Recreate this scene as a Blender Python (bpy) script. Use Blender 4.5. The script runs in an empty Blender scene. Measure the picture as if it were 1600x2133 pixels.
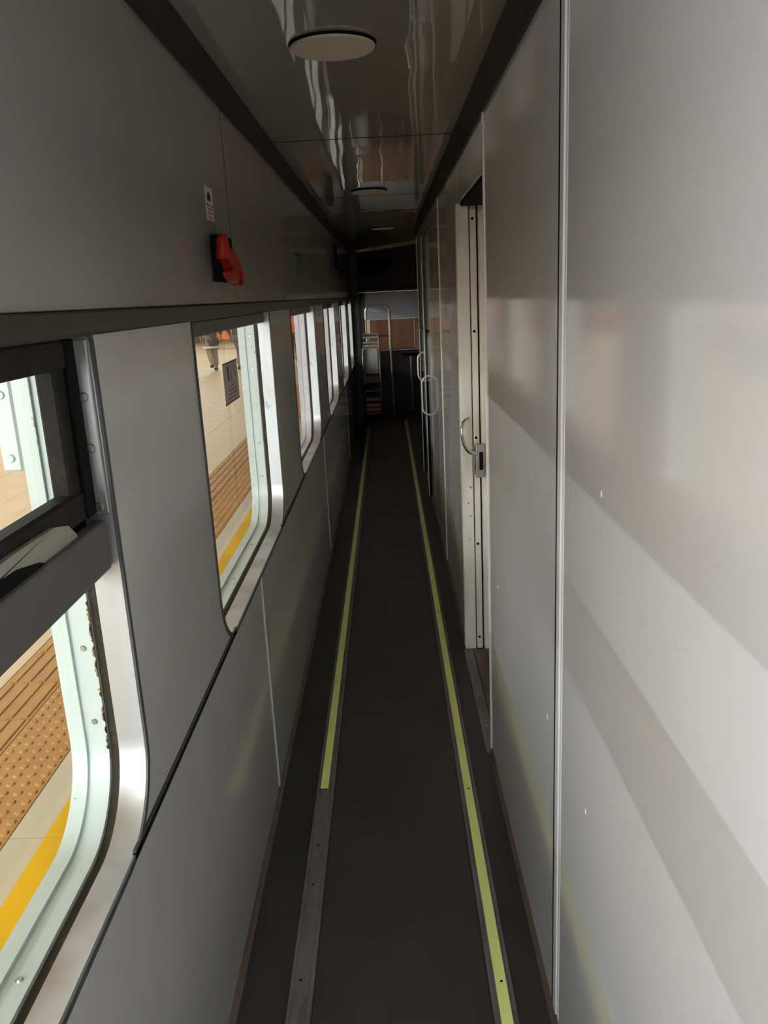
import bpy, bmesh, math, random
from mathutils import Vector, Matrix
random.seed(7)
PI = math.pi
C = bpy.context.scene.collection
SC = bpy.context.scene

# ------------------------------------------------------------------ camera
H = 1.6
cam_d = bpy.data.cameras.new('camera')
cam = bpy.data.objects.new('camera', cam_d); C.objects.link(cam)
cam_d.sensor_fit = 'HORIZONTAL'; cam_d.sensor_width = 36.0
FPX = 1680.0
cam_d.lens = 36.0 * FPX / 1600.0
cam_d.clip_start = 0.01; cam_d.clip_end = 200
_d = Vector(((801.7 - 800) / FPX, (616.5 - 1066.5) / FPX, 1.0)).normalized()
_r = Vector((1, -0.0488, 0)); _r = (_r - _r.dot(_d) * _d).normalized()
_n = _d.cross(_r)
# rows of R: world X, Y, Z written in camera axes (x right, y down, z forward)
R = Matrix((_r, _d, -_n))
right = R.col[0]; down = R.col[1]; fwd = R.col[2]
M = Matrix((right, -down, -fwd)).transposed().to_4x4()
M.translation = Vector((0, 0, H))
cam.matrix_world = M
SC.camera = cam

# ------------------------------------------------------------------ world, exposure
w = bpy.data.worlds.new('station_air'); SC.world = w; w.use_nodes = True
bg = w.node_tree.nodes['Background']
bg.inputs[0].default_value = (0.86, 0.92, 1.0, 1); bg.inputs[1].default_value = 15.0   # overcast sky at the open end of the station, behind
SC.view_settings.view_transform = 'Standard'
SC.view_settings.look = 'None'
SC.view_settings.gamma = 1
SC.view_settings.use_curve_mapping = False
SC.view_settings.exposure = -0.12
SC.cycles.use_denoising = True
SC.cycles.max_bounces = 10
SC.cycles.diffuse_bounces = 6
SC.cycles.glossy_bounces = 5
SC.cycles.transparent_max_bounces = 16
SC.cycles.caustics_reflective = False
SC.cycles.caustics_refractive = False
SC.cycles.sample_clamp_indirect = 6.0

# ------------------------------------------------------------------ constants of the coach
L, RW = -0.43, 0.312            # inner faces of the two walls
ZC = 2.2                        # ceiling
LO = -0.545                     # outer skin of the left wall
ZW0, ZW1 = 0.775, 1.565         # window opening
BELT0, BELT1 = 1.568, 1.60
PZ = -0.15                      # platform level
TUBE = 195.0; FILL = 1150.0                     # emission of the platform lamps and of the added fill lamp
WINS = [(-0.03, 1.19), (1.83, 3.052), (3.74, 4.96), (5.72, 6.94), (7.68, 8.88), (9.52, 10.42)]
DOORWAY = (-1.3, -0.32)        # open entrance behind the photographer
WEND = (10.78, 11.62)           # window beyond the bulkhead
YB = -2.6                       # back end

# ------------------------------------------------------------------ materials
def mat(name, color, rough=0.5, metal=0.0, spec=0.5, noise=None, bump=None, coat=0.0, rnoise=None, chips=None):
    m = bpy.data.materials.new(name); m.use_nodes = True
    nt = m.node_tree; b = nt.nodes['Principled BSDF']
    b.inputs['Base Color'].default_value = (*color, 1)
    b.inputs['Roughness'].default_value = rough
    b.inputs['Metallic'].default_value = metal
    b.inputs['Specular IOR Level'].default_value = spec
    b.inputs['Coat Weight'].default_value = coat
    b.inputs['Coat Roughness'].default_value = 0.05
    tc = nt.nodes.new('ShaderNodeTexCoord'); last = None
    if noise:                                   # (scale xyz, colour 2, lo, hi)
        (sx, sy, sz), c2, lo, hi = noise
        mp = nt.nodes.new('ShaderNodeMapping'); mp.inputs['Scale'].default_value = (sx, sy, sz)
        nt.links.new(tc.outputs['Object'], mp.inputs[0])
        n = nt.nodes.new('ShaderNodeTexNoise'); n.inputs['Detail'].default_value = 6
        n.inputs['Scale'].default_value = 1.0
        nt.links.new(mp.outputs[0], n.inputs['Vector'])
        rp = nt.nodes.new('ShaderNodeValToRGB')
        rp.color_ramp.elements[0].position = lo; rp.color_ramp.elements[1].position = hi
        rp.color_ramp.elements[0].color = (*color, 1); rp.color_ramp.elements[1].color = (*c2, 1)
        nt.links.new(n.outputs['Fac'], rp.inputs[0]); last = rp.outputs[0]
    if chips:                                   # chipped paint: (scale xyz, colour, threshold)
        (sx, sy, sz), c2, th = chips
        mp = nt.nodes.new('ShaderNodeMapping'); mp.inputs['Scale'].default_value = (sx, sy, sz)
        nt.links.new(tc.outputs['Object'], mp.inputs[0])
        n = nt.nodes.new('ShaderNodeTexNoise'); n.inputs['Detail'].default_value = 8
        n.inputs['Scale'].default_value = 1.0; n.inputs['Roughness'].default_value = 0.65
        nt.links.new(mp.outputs[0], n.inputs['Vector'])
        rp = nt.nodes.new('ShaderNodeValToRGB')
        rp.color_ramp.elements[0].position = th; rp.color_ramp.elements[1].position = th + 0.02
        rp.color_ramp.elements[0].color = (0, 0, 0, 1); rp.color_ramp.elements[1].color = (1, 1, 1, 1)
        nt.links.new(n.outputs['Fac'], rp.inputs[0])
        mx = nt.nodes.new('ShaderNodeMix'); mx.data_type = 'RGBA'
        nt.links.new(rp.outputs[0], mx.inputs['Factor'])
        if last: nt.links.new(last, mx.inputs['A'])
        else: mx.inputs['A'].default_value = (*color, 1)
        mx.inputs['B'].default_value = (*c2, 1)
        last = mx.outputs['Result']
    if last: nt.links.new(last, b.inputs['Base Color'])
    if rnoise:
        sc, lo, hi = rnoise
        n = nt.nodes.new('ShaderNodeTexNoise'); n.inputs['Scale'].default_value = sc; n.inputs['Detail'].default_value = 5
        nt.links.new(tc.outputs['Object'], n.inputs['Vector'])
        mr = nt.nodes.new('ShaderNodeMapRange'); mr.inputs['To Min'].default_value = lo; mr.inputs['To Max'].default_value = hi
        nt.links.new(n.outputs['Fac'], mr.inputs['Value']); nt.links.new(mr.outputs[0], b.inputs['Roughness'])
    if bump:                                    # (scale xyz, strength, distance)
        (sx, sy, sz), st, di = bump
        mp = nt.nodes.new('ShaderNodeMapping'); mp.inputs['Scale'].default_value = (sx, sy, sz)
        nt.links.new(tc.outputs['Object'], mp.inputs[0])
        n = nt.nodes.new('ShaderNodeTexNoise'); n.inputs['Detail'].default_value = 1.5; n.inputs['Scale'].default_value = 1.0
        nt.links.new(mp.outputs[0], n.inputs['Vector'])
        bp = nt.nodes.new('ShaderNodeBump'); bp.inputs['Strength'].default_value = st; bp.inputs['Distance'].default_value = di
        nt.links.new(n.outputs['Fac'], bp.inputs['Height']); nt.links.new(bp.outputs[0], b.inputs['Normal'])
    return m

def glass_mat(name, tint, gloss):
    m = bpy.data.materials.new(name); m.use_nodes = True
    nt = m.node_tree; nt.nodes.clear()
    o = nt.nodes.new('ShaderNodeOutputMaterial'); mx = nt.nodes.new('ShaderNodeMixShader')
    t = nt.nodes.new('ShaderNodeBsdfTransparent'); t.inputs[0].default_value = (*tint, 1)
    g = nt.nodes.new('ShaderNodeBsdfGlossy'); g.inputs['Roughness'].default_value = 0.03
    g.inputs['Color'].default_value = (0.9, 0.9, 0.9, 1)
    f = nt.nodes.new('ShaderNodeLayerWeight'); f.inputs['Blend'].default_value = 0.5
    p5 = nt.nodes.new('ShaderNodeMath'); p5.operation = 'POWER'; p5.inputs[1].default_value = 5.0
    ma = nt.nodes.new('ShaderNodeMath'); ma.operation = 'MULTIPLY_ADD'; ma.inputs[1].default_value = gloss; ma.inputs[2].default_value = 0.02
    nt.links.new(f.outputs['Facing'], p5.inputs[0]); nt.links.new(p5.outputs[0], ma.inputs[0])
    nt.links.new(ma.outputs[0], mx.inputs[0]); nt.links.new(t.outputs[0], mx.inputs[1])
    nt.links.new(g.outputs[0], mx.inputs[2]); nt.links.new(mx.outputs[0], o.inputs[0])
    return m

def emit_mat(name, col, st):
    m = bpy.data.materials.new(name); m.use_nodes = True
    b = m.node_tree.nodes['Principled BSDF']
    b.inputs['Base Color'].default_value = (0.8, 0.8, 0.8, 1)
    b.inputs['Emission Color'].default_value = (*col, 1); b.inputs['Emission Strength'].default_value = st
    return m

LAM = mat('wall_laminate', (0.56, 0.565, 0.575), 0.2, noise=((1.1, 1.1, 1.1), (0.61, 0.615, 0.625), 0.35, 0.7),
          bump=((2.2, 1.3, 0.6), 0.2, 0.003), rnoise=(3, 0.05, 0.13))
LAML = mat('wall_laminate_shaded', (0.48, 0.48, 0.475), 0.2, noise=((1.1, 1.1, 1.1), (0.53, 0.53, 0.525), 0.35, 0.7),
           bump=((2.2, 1.3, 0.6), 0.2, 0.003), rnoise=(3, 0.07, 0.15))  # the wall laminate again, its colour darkened for the left side's shade
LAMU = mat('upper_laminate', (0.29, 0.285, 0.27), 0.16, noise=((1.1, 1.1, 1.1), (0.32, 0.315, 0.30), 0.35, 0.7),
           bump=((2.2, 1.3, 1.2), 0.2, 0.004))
CEI = mat('ceiling_laminate', (0.34, 0.32, 0.30), 0.03, bump=((5.0, 1.7, 1.0), 0.45, 0.006), spec=0.7)
DARK = mat('dark_core', (0.012, 0.011, 0.01), 0.8, spec=0.1)
COVE = mat('black_brown_cove', (0.016, 0.014, 0.012), 0.5)
TRIMD = mat('dark_brown_trim', (0.032, 0.028, 0.023), 0.45, noise=((3, 3, 3), (0.05, 0.042, 0.034), 0.5, 0.8))
GASK = mat('dark_grey_rubber', (0.045, 0.05, 0.05), 0.5)
SEAL = mat('dirty_seal', (0.035, 0.025, 0.014), 0.8, noise=((25, 25, 25), (0.16, 0.10, 0.045), 0.55, 0.72))
ALU = mat('brushed_aluminium', (0.48, 0.485, 0.49), 0.38, metal=0.7, noise=((9, 9, 3), (0.33, 0.31, 0.26), 0.42, 0.72),
          bump=((60, 60, 8), 0.15, 0.002), chips=((16, 16, 10), (0.35, 0.35, 0.34), 0.66))
PALE = mat('pale_green_paint', (0.56, 0.66, 0.62), 0.32, noise=((6, 6, 3), (0.62, 0.71, 0.68), 0.35, 0.75),
           chips=((38, 38, 14), (0.20, 0.14, 0.08), 0.655), bump=((30, 30, 9), 0.12, 0.002))
CHROME = mat('worn_chrome', (0.80, 0.77, 0.75), 0.3, metal=0.65)
STEEL = mat('grey_steel', (0.42, 0.41, 0.40), 0.3, metal=0.9, noise=((9, 9, 9), (0.25, 0.23, 0.21), 0.5, 0.8))
STRIP = mat('grey_aluminium_strip', (0.74, 0.74, 0.75), 0.35, metal=0.2)
HOOK = mat('bright_chrome', (0.55, 0.54, 0.52), 0.12, metal=1.0)
RUST = mat('rust_brown_sealant', (0.34, 0.20, 0.09), 0.8, noise=((40, 40, 40), (0.10, 0.06, 0.03), 0.45, 0.7))
PALE_COOL = mat('cool_lit_frame_paint', (0.62, 0.61, 0.67), 0.32, noise=((6, 6, 3), (0.68, 0.67, 0.73), 0.35, 0.75), chips=((38, 38, 14), (0.25, 0.2, 0.16), 0.72))  # pale frame paint with the cooler light farther along put into its colour
CHAN = mat('dull_channel', (0.20, 0.19, 0.185), 0.45, metal=0.5, noise=((30, 6, 10), (0.13, 0.12, 0.11), 0.45, 0.7),
           chips=((22, 6, 8), (0.02, 0.018, 0.015), 0.68))
LUM = mat('yellow_green_strip', (0.76, 0.82, 0.27), 0.6, noise=((30, 5, 10), (0.64, 0.68, 0.22), 0.45, 0.75),
          chips=((50, 12, 10), (0.14, 0.13, 0.05), 0.69))
FLO = mat('dark_vinyl', (0.030, 0.026, 0.023), 0.42, noise=((4, 2.5, 4), (0.041, 0.035, 0.031), 0.4, 0.75),
          bump=((3, 2.5, 3), 0.25, 0.004), rnoise=(5, 0.34, 0.55))
FLOE = mat('dark_floor_edge', (0.022, 0.021, 0.018), 0.4, noise=((6, 3, 6), (0.035, 0.032, 0.027), 0.4, 0.75))
BROWN = mat('brown_cove', (0.13, 0.09, 0.065), 0.5, noise=((20, 5, 10), (0.06, 0.04, 0.03), 0.4, 0.7))
CREAM = mat('dirty_cream_paint', (0.84, 0.82, 0.75), 0.35, noise=((12, 12, 2.2), (0.44, 0.35, 0.25), 0.45, 0.80),
            chips=((40, 40, 24), (0.12, 0.08, 0.05), 0.67))
BLACK = mat('black_paint', (0.006, 0.006, 0.006), 0.7, spec=0.08)
SASH = mat('black_sash_paint', (0.014, 0.013, 0.012), 0.6, spec=0.15, noise=((20, 20, 20), (0.05, 0.035, 0.02), 0.55, 0.8))
RAIL = mat('charcoal_rail', (0.10, 0.095, 0.09), 0.45, spec=0.3)
RED = mat('red_plastic', (0.33, 0.014, 0.007), 0.45, spec=0.2)
LENS = mat('cream_lamp_cover', (0.66, 0.58, 0.45), 0.7)
PAPER = mat('sticker_paper', (0.62, 0.60, 0.56), 0.6)
INKR = mat('red_ink', (0.38, 0.03, 0.02), 0.6)
INKK = mat('black_ink', (0.02, 0.02, 0.02), 0.6)
INKG = mat('grey_ink', (0.20, 0.19, 0.18), 0.6)
INKP = mat('pink_ink', (0.36, 0.18, 0.16), 0.6)
DECAL = mat('decal_film', (0.44, 0.43, 0.40), 0.5)
GREEN = mat('green_plate_paint', (0.02, 0.10, 0.05), 0.4)
GLASS = glass_mat('window_glass', (0.955, 0.965, 0.955), 0.4)
WOOD = mat('brown_wood_panel', (0.42, 0.21, 0.125), 0.35, noise=((9, 9, 0.8), (0.30, 0.14, 0.08), 0.35, 0.7))
BLUEP = mat('pale_blue_panel', (0.58, 0.66, 0.88), 0.4)
OLIVE = mat('dark_olive_panel', (0.05, 0.045, 0.03), 0.5)
DKP = mat('dark_end_panel', (0.025, 0.020, 0.017), 0.45)
COPPER = mat('copper_brown', (0.62, 0.26, 0.14), 0.4, metal=0.3)
WHITEP = mat('white_bin_plastic', (0.82, 0.81, 0.74), 0.3)
BEIGE = mat('beige_tile', (0.70, 0.54, 0.33), 0.45, spec=0.25, noise=((1.3, 1.3, 1.3), (0.64, 0.49, 0.29), 0.35, 0.7), chips=((160, 160, 50), (0.5, 0.4, 0.27), 0.68))
BEIGE2 = mat('light_beige_floor', (0.74, 0.60, 0.38), 0.45, spec=0.25, noise=((0.6, 0.9, 1), (0.66, 0.51, 0.29), 0.35, 0.7))
EDGE = mat('edge_stone', (0.54, 0.48, 0.33), 0.4, noise=((2, 2, 2), (0.59, 0.52, 0.36), 0.35, 0.7))
TACT = mat('tactile_ochre', (0.50, 0.27, 0.08), 0.5, spec=0.2, noise=((7, 4, 3), (0.43, 0.23, 0.07), 0.4, 0.7))
YEL = mat('yellow_line_paint', (0.84, 0.50, 0.002), 0.6, spec=0.15, noise=((3, 2, 3), (0.66, 0.42, 0.01), 0.4, 0.7))
GROUT = mat('tile_joint', (0.22, 0.17, 0.10), 0.8)
CANOPY = mat('white_canopy_sheet', (0.80, 0.80, 0.80), 0.6)
SHOP = mat('cream_wall_paint', (0.66, 0.55, 0.36), 0.5)
ORANGE = mat('orange_seat', (0.85, 0.26, 0.06), 0.4)
GREYB = mat('grey_base', (0.22, 0.21, 0.19), 0.5)
SKIN = mat('skin', (0.28, 0.15, 0.09), 0.5)
HAIR = mat('black_hair', (0.01, 0.008, 0.007), 0.5)
TUBEM = emit_mat('tube_glow', (0.96, 0.97, 1.0), TUBE)
TUBEC = emit_mat('cool_tube_glow', (0.84, 0.90, 1.0), TUBE)

# ------------------------------------------------------------------ helpers
def empty(name, loc, parent=None):
    o = bpy.data.objects.new(name, None); C.objects.link(o); o.empty_display_size = 0.05
    o['_w'] = list(loc)
    if parent is not None:
        o.parent = parent; pw = Vector(parent['_w']); o.location = Vector(loc) - pw
    else: o.location = loc
    return o

def thing(name, label, cat, loc, group=None):
    o = empty(name, loc); o['label'] = label; o['category'] = cat
    if group: o['group'] = group
    return o

def tag(o, label, cat, group=None):
    o['label'] = label; o['category'] = cat
    if group: o['group'] = group
    return o

def struct(o, label=None):
    o['kind'] = 'structure'
    if label: o['label'] = label
    return o

def obj(name, bm, m, parent=None, smooth=False):
    """bm in world coordinates -> one mesh object with its origin at its centre"""
    bmesh.ops.recalc_face_normals(bm, faces=bm.faces)
    if smooth:
        for e in bm.edges:
            if len(e.link_faces) == 2 and e.calc_face_angle(0) > math.radians(38): e.smooth = False
    lo = Vector([min(v.co[i] for v in bm.verts) for i in range(3)])
    hi = Vector([max(v.co[i] for v in bm.verts) for i in range(3)])
    c = (lo + hi) / 2
    for v in bm.verts: v.co -= c
    me = bpy.data.meshes.new(name); bm.to_mesh(me); bm.free()
    for mm in (m if isinstance(m, (list, tuple)) else [m]): me.materials.append(mm)
    if smooth:
        for p in me.polygons: p.use_smooth = True
    o = bpy.data.objects.new(name, me); C.objects.link(o)
    o['_w'] = list(c)
    if parent is not None:
        o.parent = parent; o.location = c - Vector(parent['_w'])
    else: o.location = c
    return o

def bx(bm, x0, x1, y0, y1, z0, z1, bev=0.0, seg=1):
    r = bmesh.ops.create_cube(bm, size=1.0)
    vs = r['verts']
    for v in vs:
        v.co = Vector(((x0 + x1) / 2 + v.co.x * (x1 - x0), (y0 + y1) / 2 + v.co.y * (y1 - y0), (z0 + z1) / 2 + v.co.z * (z1 - z0)))
    if bev > 0:
        es = {e for v in vs for e in v.link_edges}
        bmesh.ops.bevel(bm, geom=list(es), offset=bev, segments=seg, affect='EDGES', profile=0.5)

def box(name, x0, x1, y0, y1, z0, z1, m, parent=None, bev=0.0, seg=1):
    bm = bmesh.new(); bx(bm, x0, x1, y0, y1, z0, z1, bev, seg)
    return obj(name, bm, m, parent)

def poly_prism(bm, pts, fix, a0, a1, axis):
    """extrude a 2-D polygon along axis 'x' (pts are y,z), 'y' (x,z) or 'z' (x,y)"""
    def co(p, a):
        return {'x': (a, p[0], p[1]), 'y': (p[0], a, p[1]), 'z': (p[0], p[1], a)}[axis]
    A = [bm.verts.new(co(p, a0)) for p in pts]; B = [bm.verts.new(co(p, a1)) for p in pts]
    n = len(pts)
    bm.faces.new(A); bm.faces.new(B[::-1])
    for i in range(n): bm.faces.new((A[i], B[i], B[(i + 1) % n], A[(i + 1) % n]))

def prism(name, pts, a0, a1, axis, m, parent=None):
    bm = bmesh.new(); poly_prism(bm, pts, None, a0, a1, axis)
    return obj(name, bm, m, parent)

def rrect(y0, y1, z0, z1, rb, rt, n=10):
    """rounded rectangle, same point count whatever the radii"""
    P = []
    for (cy, cz, r, a0) in ((y1 - rt, z1 - rt, rt, 0), (y0 + rt, z1 - rt, rt, 90), (y0 + rb, z0 + rb, rb, 180), (y1 - rb, z0 + rb, rb, 270)):
        for k in range(n + 1):
            a = math.radians(a0 + 90 * k / n); P.append((cy + r * math.cos(a), cz + r * math.sin(a)))
    return P

def ring(name, inner, outer, x0, x1, m, parent=None, smooth=True):
    bm = bmesh.new(); n = len(inner)
    def vs(P, x): return [bm.verts.new((x, p[0], p[1])) for p in P]
    a, b, c, d = vs(inner, x0), vs(inner, x1), vs(outer, x0), vs(outer, x1)
    for i in range(n):
        j = (i + 1) % n
        bm.faces.new((a[i], a[j], b[j], b[i])); bm.faces.new((c[i], d[i], d[j], c[j]))
        bm.faces.new((a[i], c[i], c[j], a[j])); bm.faces.new((b[i], b[j], d[j], d[i]))
    return obj(name, bm, m, parent, smooth)

def tube(bm, pts, r, n=8, cap=True, closed=False):
    pts = [Vector(p) for p in pts]; rs = r if isinstance(r, (list, tuple)) else [r] * len(pts)
    rings = []; up = None; m = len(pts)
    for i, p in enumerate(pts):
        t = (pts[(i + 1) % m] - pts[i - 1]) if closed else (pts[min(i + 1, m - 1)] - pts[max(i - 1, 0)])
        t.normalize()
        if up is None:
            up = Vector((0, 0, 1)) if abs(t.z) < 0.9 else Vector((1, 0, 0))
        s = t.cross(up); s.normalize(); up = s.cross(t).normalized()
        rings.append([bm.verts.new(p + rs[i] * (math.cos(2 * PI * k / n) * s + math.sin(2 * PI * k / n) * up)) for k in range(n)])
    for i in range(m if closed else m - 1):
        a, b = rings[i], rings[(i + 1) % m]
        for k in range(n): bm.faces.new((a[k], a[(k + 1) % n], b[(k + 1) % n], b[k]))
    if cap and not closed: bm.faces.new(rings[0][::-1]); bm.faces.new(rings[-1])

def tubeo(name, pts, r, m, parent=None, n=8, closed=False):
    bm = bmesh.new(); tube(bm, pts, r, n, True, closed); return obj(name, bm, m, parent, True)

def disc(bm, c, axis, r0, r1, h, n=16):
    """short frustum at c along axis: radius r0 at the base, r1 at the top"""
    c = Vector(c); ax = Vector(axis).normalized()
    u = ax.orthogonal().normalized(); v = ax.cross(u)
    A = [bm.verts.new(c + r0 * (math.cos(2 * PI * k / n) * u + math.sin(2 * PI * k / n) * v)) for k in range(n)]
    B = [bm.verts.new(c + ax * h + r1 * (math.cos(2 * PI * k / n) * u + math.sin(2 * PI * k / n) * v)) for k in range(n)]
    bm.faces.new(A[::-1]); bm.faces.new(B)
    for k in range(n): bm.faces.new((A[k], A[(k + 1) % n], B[(k + 1) % n], B[k]))

def disco(name, c, axis, r0, r1, h, m, parent=None, n=16):
    bm = bmesh.new(); disc(bm, c, axis, r0, r1, h, n); return obj(name, bm, m, parent)

# ------------------------------------------------------------------ floor
fl = struct(box('floor', L - 0.115, 2.05, YB, 12.0, -0.06, 0.0, FLOE))
# vinyl sheet between the channels, joined across at two places
for (a, b) in ((YB, 2.886), (2.89, 7.0), (7.004, 11.8)):
    box('vinyl_sheet', -0.243, 0.172, a, b, 0.0, 0.003, FLO, fl)

def channel(name, x0, x1, ins0, ins1, y0, y1, yi0, yi1, label, lip):
    t = struct(empty(name, ((x0 + x1) / 2, (y0 + y1) / 2, 0.0)), label)
    box('channel_base', x0, x1, y0, y1, 0.0, 0.004, CHAN, t)
    for (a, b) in ((x0, x0 + 0.009), (lip, x1)):
        box('channel_lip', a, b, y0, y1, 0.004, 0.008, CHAN, t, 0.001)
    box('luminous_insert', ins0, ins1, yi0, yi1, 0.004, 0.009, LUM, t, 0.001)
    return t
ch_l = channel('trim_1', -0.303, -0.245, -0.292, -0.265, YB, 10.1, 2.39, 10.1, 'aluminium floor channel on the left, insert missing at near end', -0.257)
ch_r = channel('trim_2', 0.174, 0.229, 0.189, 0.216, YB, 10.6, YB, 10.6, 'aluminium floor channel with yellow-green insert on the right', 0.220)
for (y, x) in ((2.10, -0.278), (1.60, -0.28), (1.93, -0.279)):
    disco('screw_hole', (x, y, 0.004), (0, 0, 1), 0.0035, 0.003, 0.001, BLACK, ch_l, 10)
for y in (1.57, 2.35, 3.9, 5.4, 7.1):
    disco('screw_hole', (0.204, y, 0.009), (0, 0, 1), 0.0035, 0.003, 0.0012, BLACK, ch_r, 10)

# coves at the foot of the two walls
struct(prism('baseboard_left', [(L, 0.0), (L + 0.012, 0.0), (L + 0.004, 0.012), (L, 0.02)], YB, 10.6, 'y', BROWN))
bm = bmesh.new()
for (a, b) in ((YB, 2.58), (3.50, 7.8)):
    poly_prism(bm, [(RW, 0.0), (RW - 0.011, 0.0), (RW - 0.004, 0.010), (RW, 0.018)], None, a, b, 'y')
struct(obj('baseboard_right', bm, BROWN))

# ------------------------------------------------------------------ left wall
openings = [DOORWAY] + WINS + [WEND]
RB = 0.14
def pier_pts(a, b, z0, z1, r, ra=True, rb_=True, g=0.0):
    """panel between the right edge a of one window and the left edge b of the next, feet flared round the corners"""
    P = [(a + g, z1)]; q = r + g
    if ra:
        for k in range(9):
            t = math.radians(90 * k / 8); P.append((a - r + q * math.cos(t), z0 + r - q * math.sin(t)))
    else: P.append((a + g, z0 - g))
    if rb_:
        for k in range(9):
            t = math.radians(90 - 90 * k / 8); P.append((b + r - q * math.cos(t), z0 + r - q * math.sin(t)))
    else: P.append((b - g, z0 - g))
    P.append((b - g, z1))
    return P
wl = struct(empty('wall_left', (L, 5.0, 0.0)))
bm = bmesh.new()
def core(pts): poly_prism(bm, pts, None, LO, L - 0.008, 'x')
def rect(y0, y1, z0, z1): return [(y0, z0), (y1, z0), (y1, z1), (y0, z1)]
core(rect(YB, DOORWAY[0], -0.3, 2.3)); core(rect(DOORWAY[0], DOORWAY[1], 2.08, 2.3))
core(rect(DOORWAY[1], 12.0, -0.3, ZW0 - 0.03)); core(rect(DOORWAY[1], 12.0, ZW1 + 0.03, 2.3))
for i in range(len(openings) - 1):
    a, b = openings[i][1], openings[i + 1][0]
    core(rect(a + (0.0 if i == 0 else 0.03), b - 0.03, ZW0 - 0.03, ZW1 + 0.03))
core(rect(WEND[1] + 0.03, 12.0, ZW0 - 0.03, ZW1 + 0.03))
obj('wall_core', bm, DARK, wl)
# mid panels between the windows
for i in range(len(openings) - 1):
    a, b = openings[i][1], openings[i + 1][0]
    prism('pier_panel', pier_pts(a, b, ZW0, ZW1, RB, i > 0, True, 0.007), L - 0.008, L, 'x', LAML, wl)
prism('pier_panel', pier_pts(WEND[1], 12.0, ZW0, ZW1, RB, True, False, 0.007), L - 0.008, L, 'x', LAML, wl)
prism('pier_panel', rect(YB, DOORWAY[0], 0.02, ZW1), L - 0.008, L, 'x', LAM, wl)
# lower and upper panels, joints left open
lows = [DOORWAY[1], 2.405, 5.07, 8.12, 10.6]
for a, b in zip(lows[:-1], lows[1:]):
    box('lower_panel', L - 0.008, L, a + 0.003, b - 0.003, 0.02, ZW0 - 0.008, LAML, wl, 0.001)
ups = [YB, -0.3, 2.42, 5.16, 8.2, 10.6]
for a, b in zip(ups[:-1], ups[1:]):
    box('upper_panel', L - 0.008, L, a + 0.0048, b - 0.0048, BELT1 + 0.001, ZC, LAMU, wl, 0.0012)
for y in lows[1:4]:
    box('joint_strip', L, L + 0.003, y - 0.016, y - 0.004, 0.02, ZW0 - 0.01, STRIP, wl, 0.001)
for y in ups[1:5]:
    box('joint_bead', L - 0.006, L - 0.0004, y - 0.0045, y + 0.0045, BELT1 + 0.002, 2.116, BLACK, wl)
for y in lows[1:4]:
    box('joint_bead', L - 0.006, L - 0.0004, y - 0.003, y + 0.003, 0.02, ZW0 - 0.01, BLACK, wl)
# dark joint rail under the windows
for (a, b) in ((DOORWAY[1], 0.11), (1.075, 1.96), (2.93, 3.87), (4.83, 5.86), (6.81, 7.82), (8.74, 9.66)):
    box('joint_rail', L - 0.002, L + 0.003, a, b, ZW0 - 0.009, ZW0 + 0.005, BLACK, wl, 0.001)
    box('joint_bead', L - 0.002, L + 0.0045, a, b, ZW0 + 0.0055, ZW0 + 0.0095, TRIMD, wl, 0.001)
# bulkhead that ends the wall
box('bulkhead', L, -0.338, 10.6, 10.72, 0.0, 2.2, TRIMD, wl, 0.004)
# belt trim over the windows
struct(box('trim_3', L - 0.004, L + 0.010, DOORWAY[1], 10.6, BELT0 - 0.002, BELT1, TRIMD, None, 0.003))
# ceiling coves
struct(prism('trim_4', [(L, 2.118), (L + 0.008, 2.116), (L + 0.020, 2.198), (L, 2.2)], YB, 10.6, 'y', COVE))

def make_window(n, y0, y1, full, screws):
    wdw = struct(empty('window_%d' % n, (L, (y0 + y1) / 2, ZW0)))
    io = rrect(y0, y1, ZW0, ZW1, RB, 0.012)
    def off(d): return rrect(y0 - d, y1 + d, ZW0 - d, ZW1 + d, RB + d, 0.012 + max(d, -0.01))
    ring('gasket', io, off(0.011), L - 0.001, L + 0.003, GASK, wdw)
    ring('inner_frame', io, off(0.028), -0.474, L - 0.0005, ALU, wdw)
    ring('seal', off(0.004), off(0.028), -0.489, -0.474, SEAL, wdw)
    fm = PALE_COOL if n in (3, 4, 5) else PALE
    ring('outer_frame', off(-0.004), off(0.028), -0.524, -0.489, fm, wdw)
    ring('outer_lip', off(-0.010), off(0.028), -0.549, -0.524, fm, wdw)
    # header hiding the top of the glass
    if n > 1: box('header_panel', -0.486, -0.448, y0 + 0.002, y1 - 0.002, 1.527, ZW1 - 0.001, RAIL, wdw, 0.004)
    pane_top = 1.535
    bm = bmesh.new(); poly_prism(bm, [p if p[1] < pane_top else (p[0], pane_top) for p in off(0.006)], None, -0.4835, -0.4795, 'x')
    bmesh.ops.remove_doubles(bm, verts=bm.verts, dist=1e-5)
    obj('pane', bm, GLASS, wdw)
    if screws:
        ys = y1 - 0.004
        for z in (1.48, 1.36, 1.22, 1.08, 0.95):
            disco('screw', (-0.506, ys, z), (0, -1, 0), 0.0055, 0.004, 0.0025, STEEL, wdw, 10)
        for y in (y1 - 0.35, y1 - 0.7):
            disco('screw', (-0.506, y, ZW0 + 0.004), (0, 0, 1), 0.0055, 0.004, 0.0025, STEEL, wdw, 10)
    return wdw
wins = []
for i, (a, b) in enumerate(WINS):
    wins.append(make_window(i + 1, a, b, True, i in (0, 1, 2)))
make_window(7, WEND[0], WEND[1], True, False)

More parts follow.
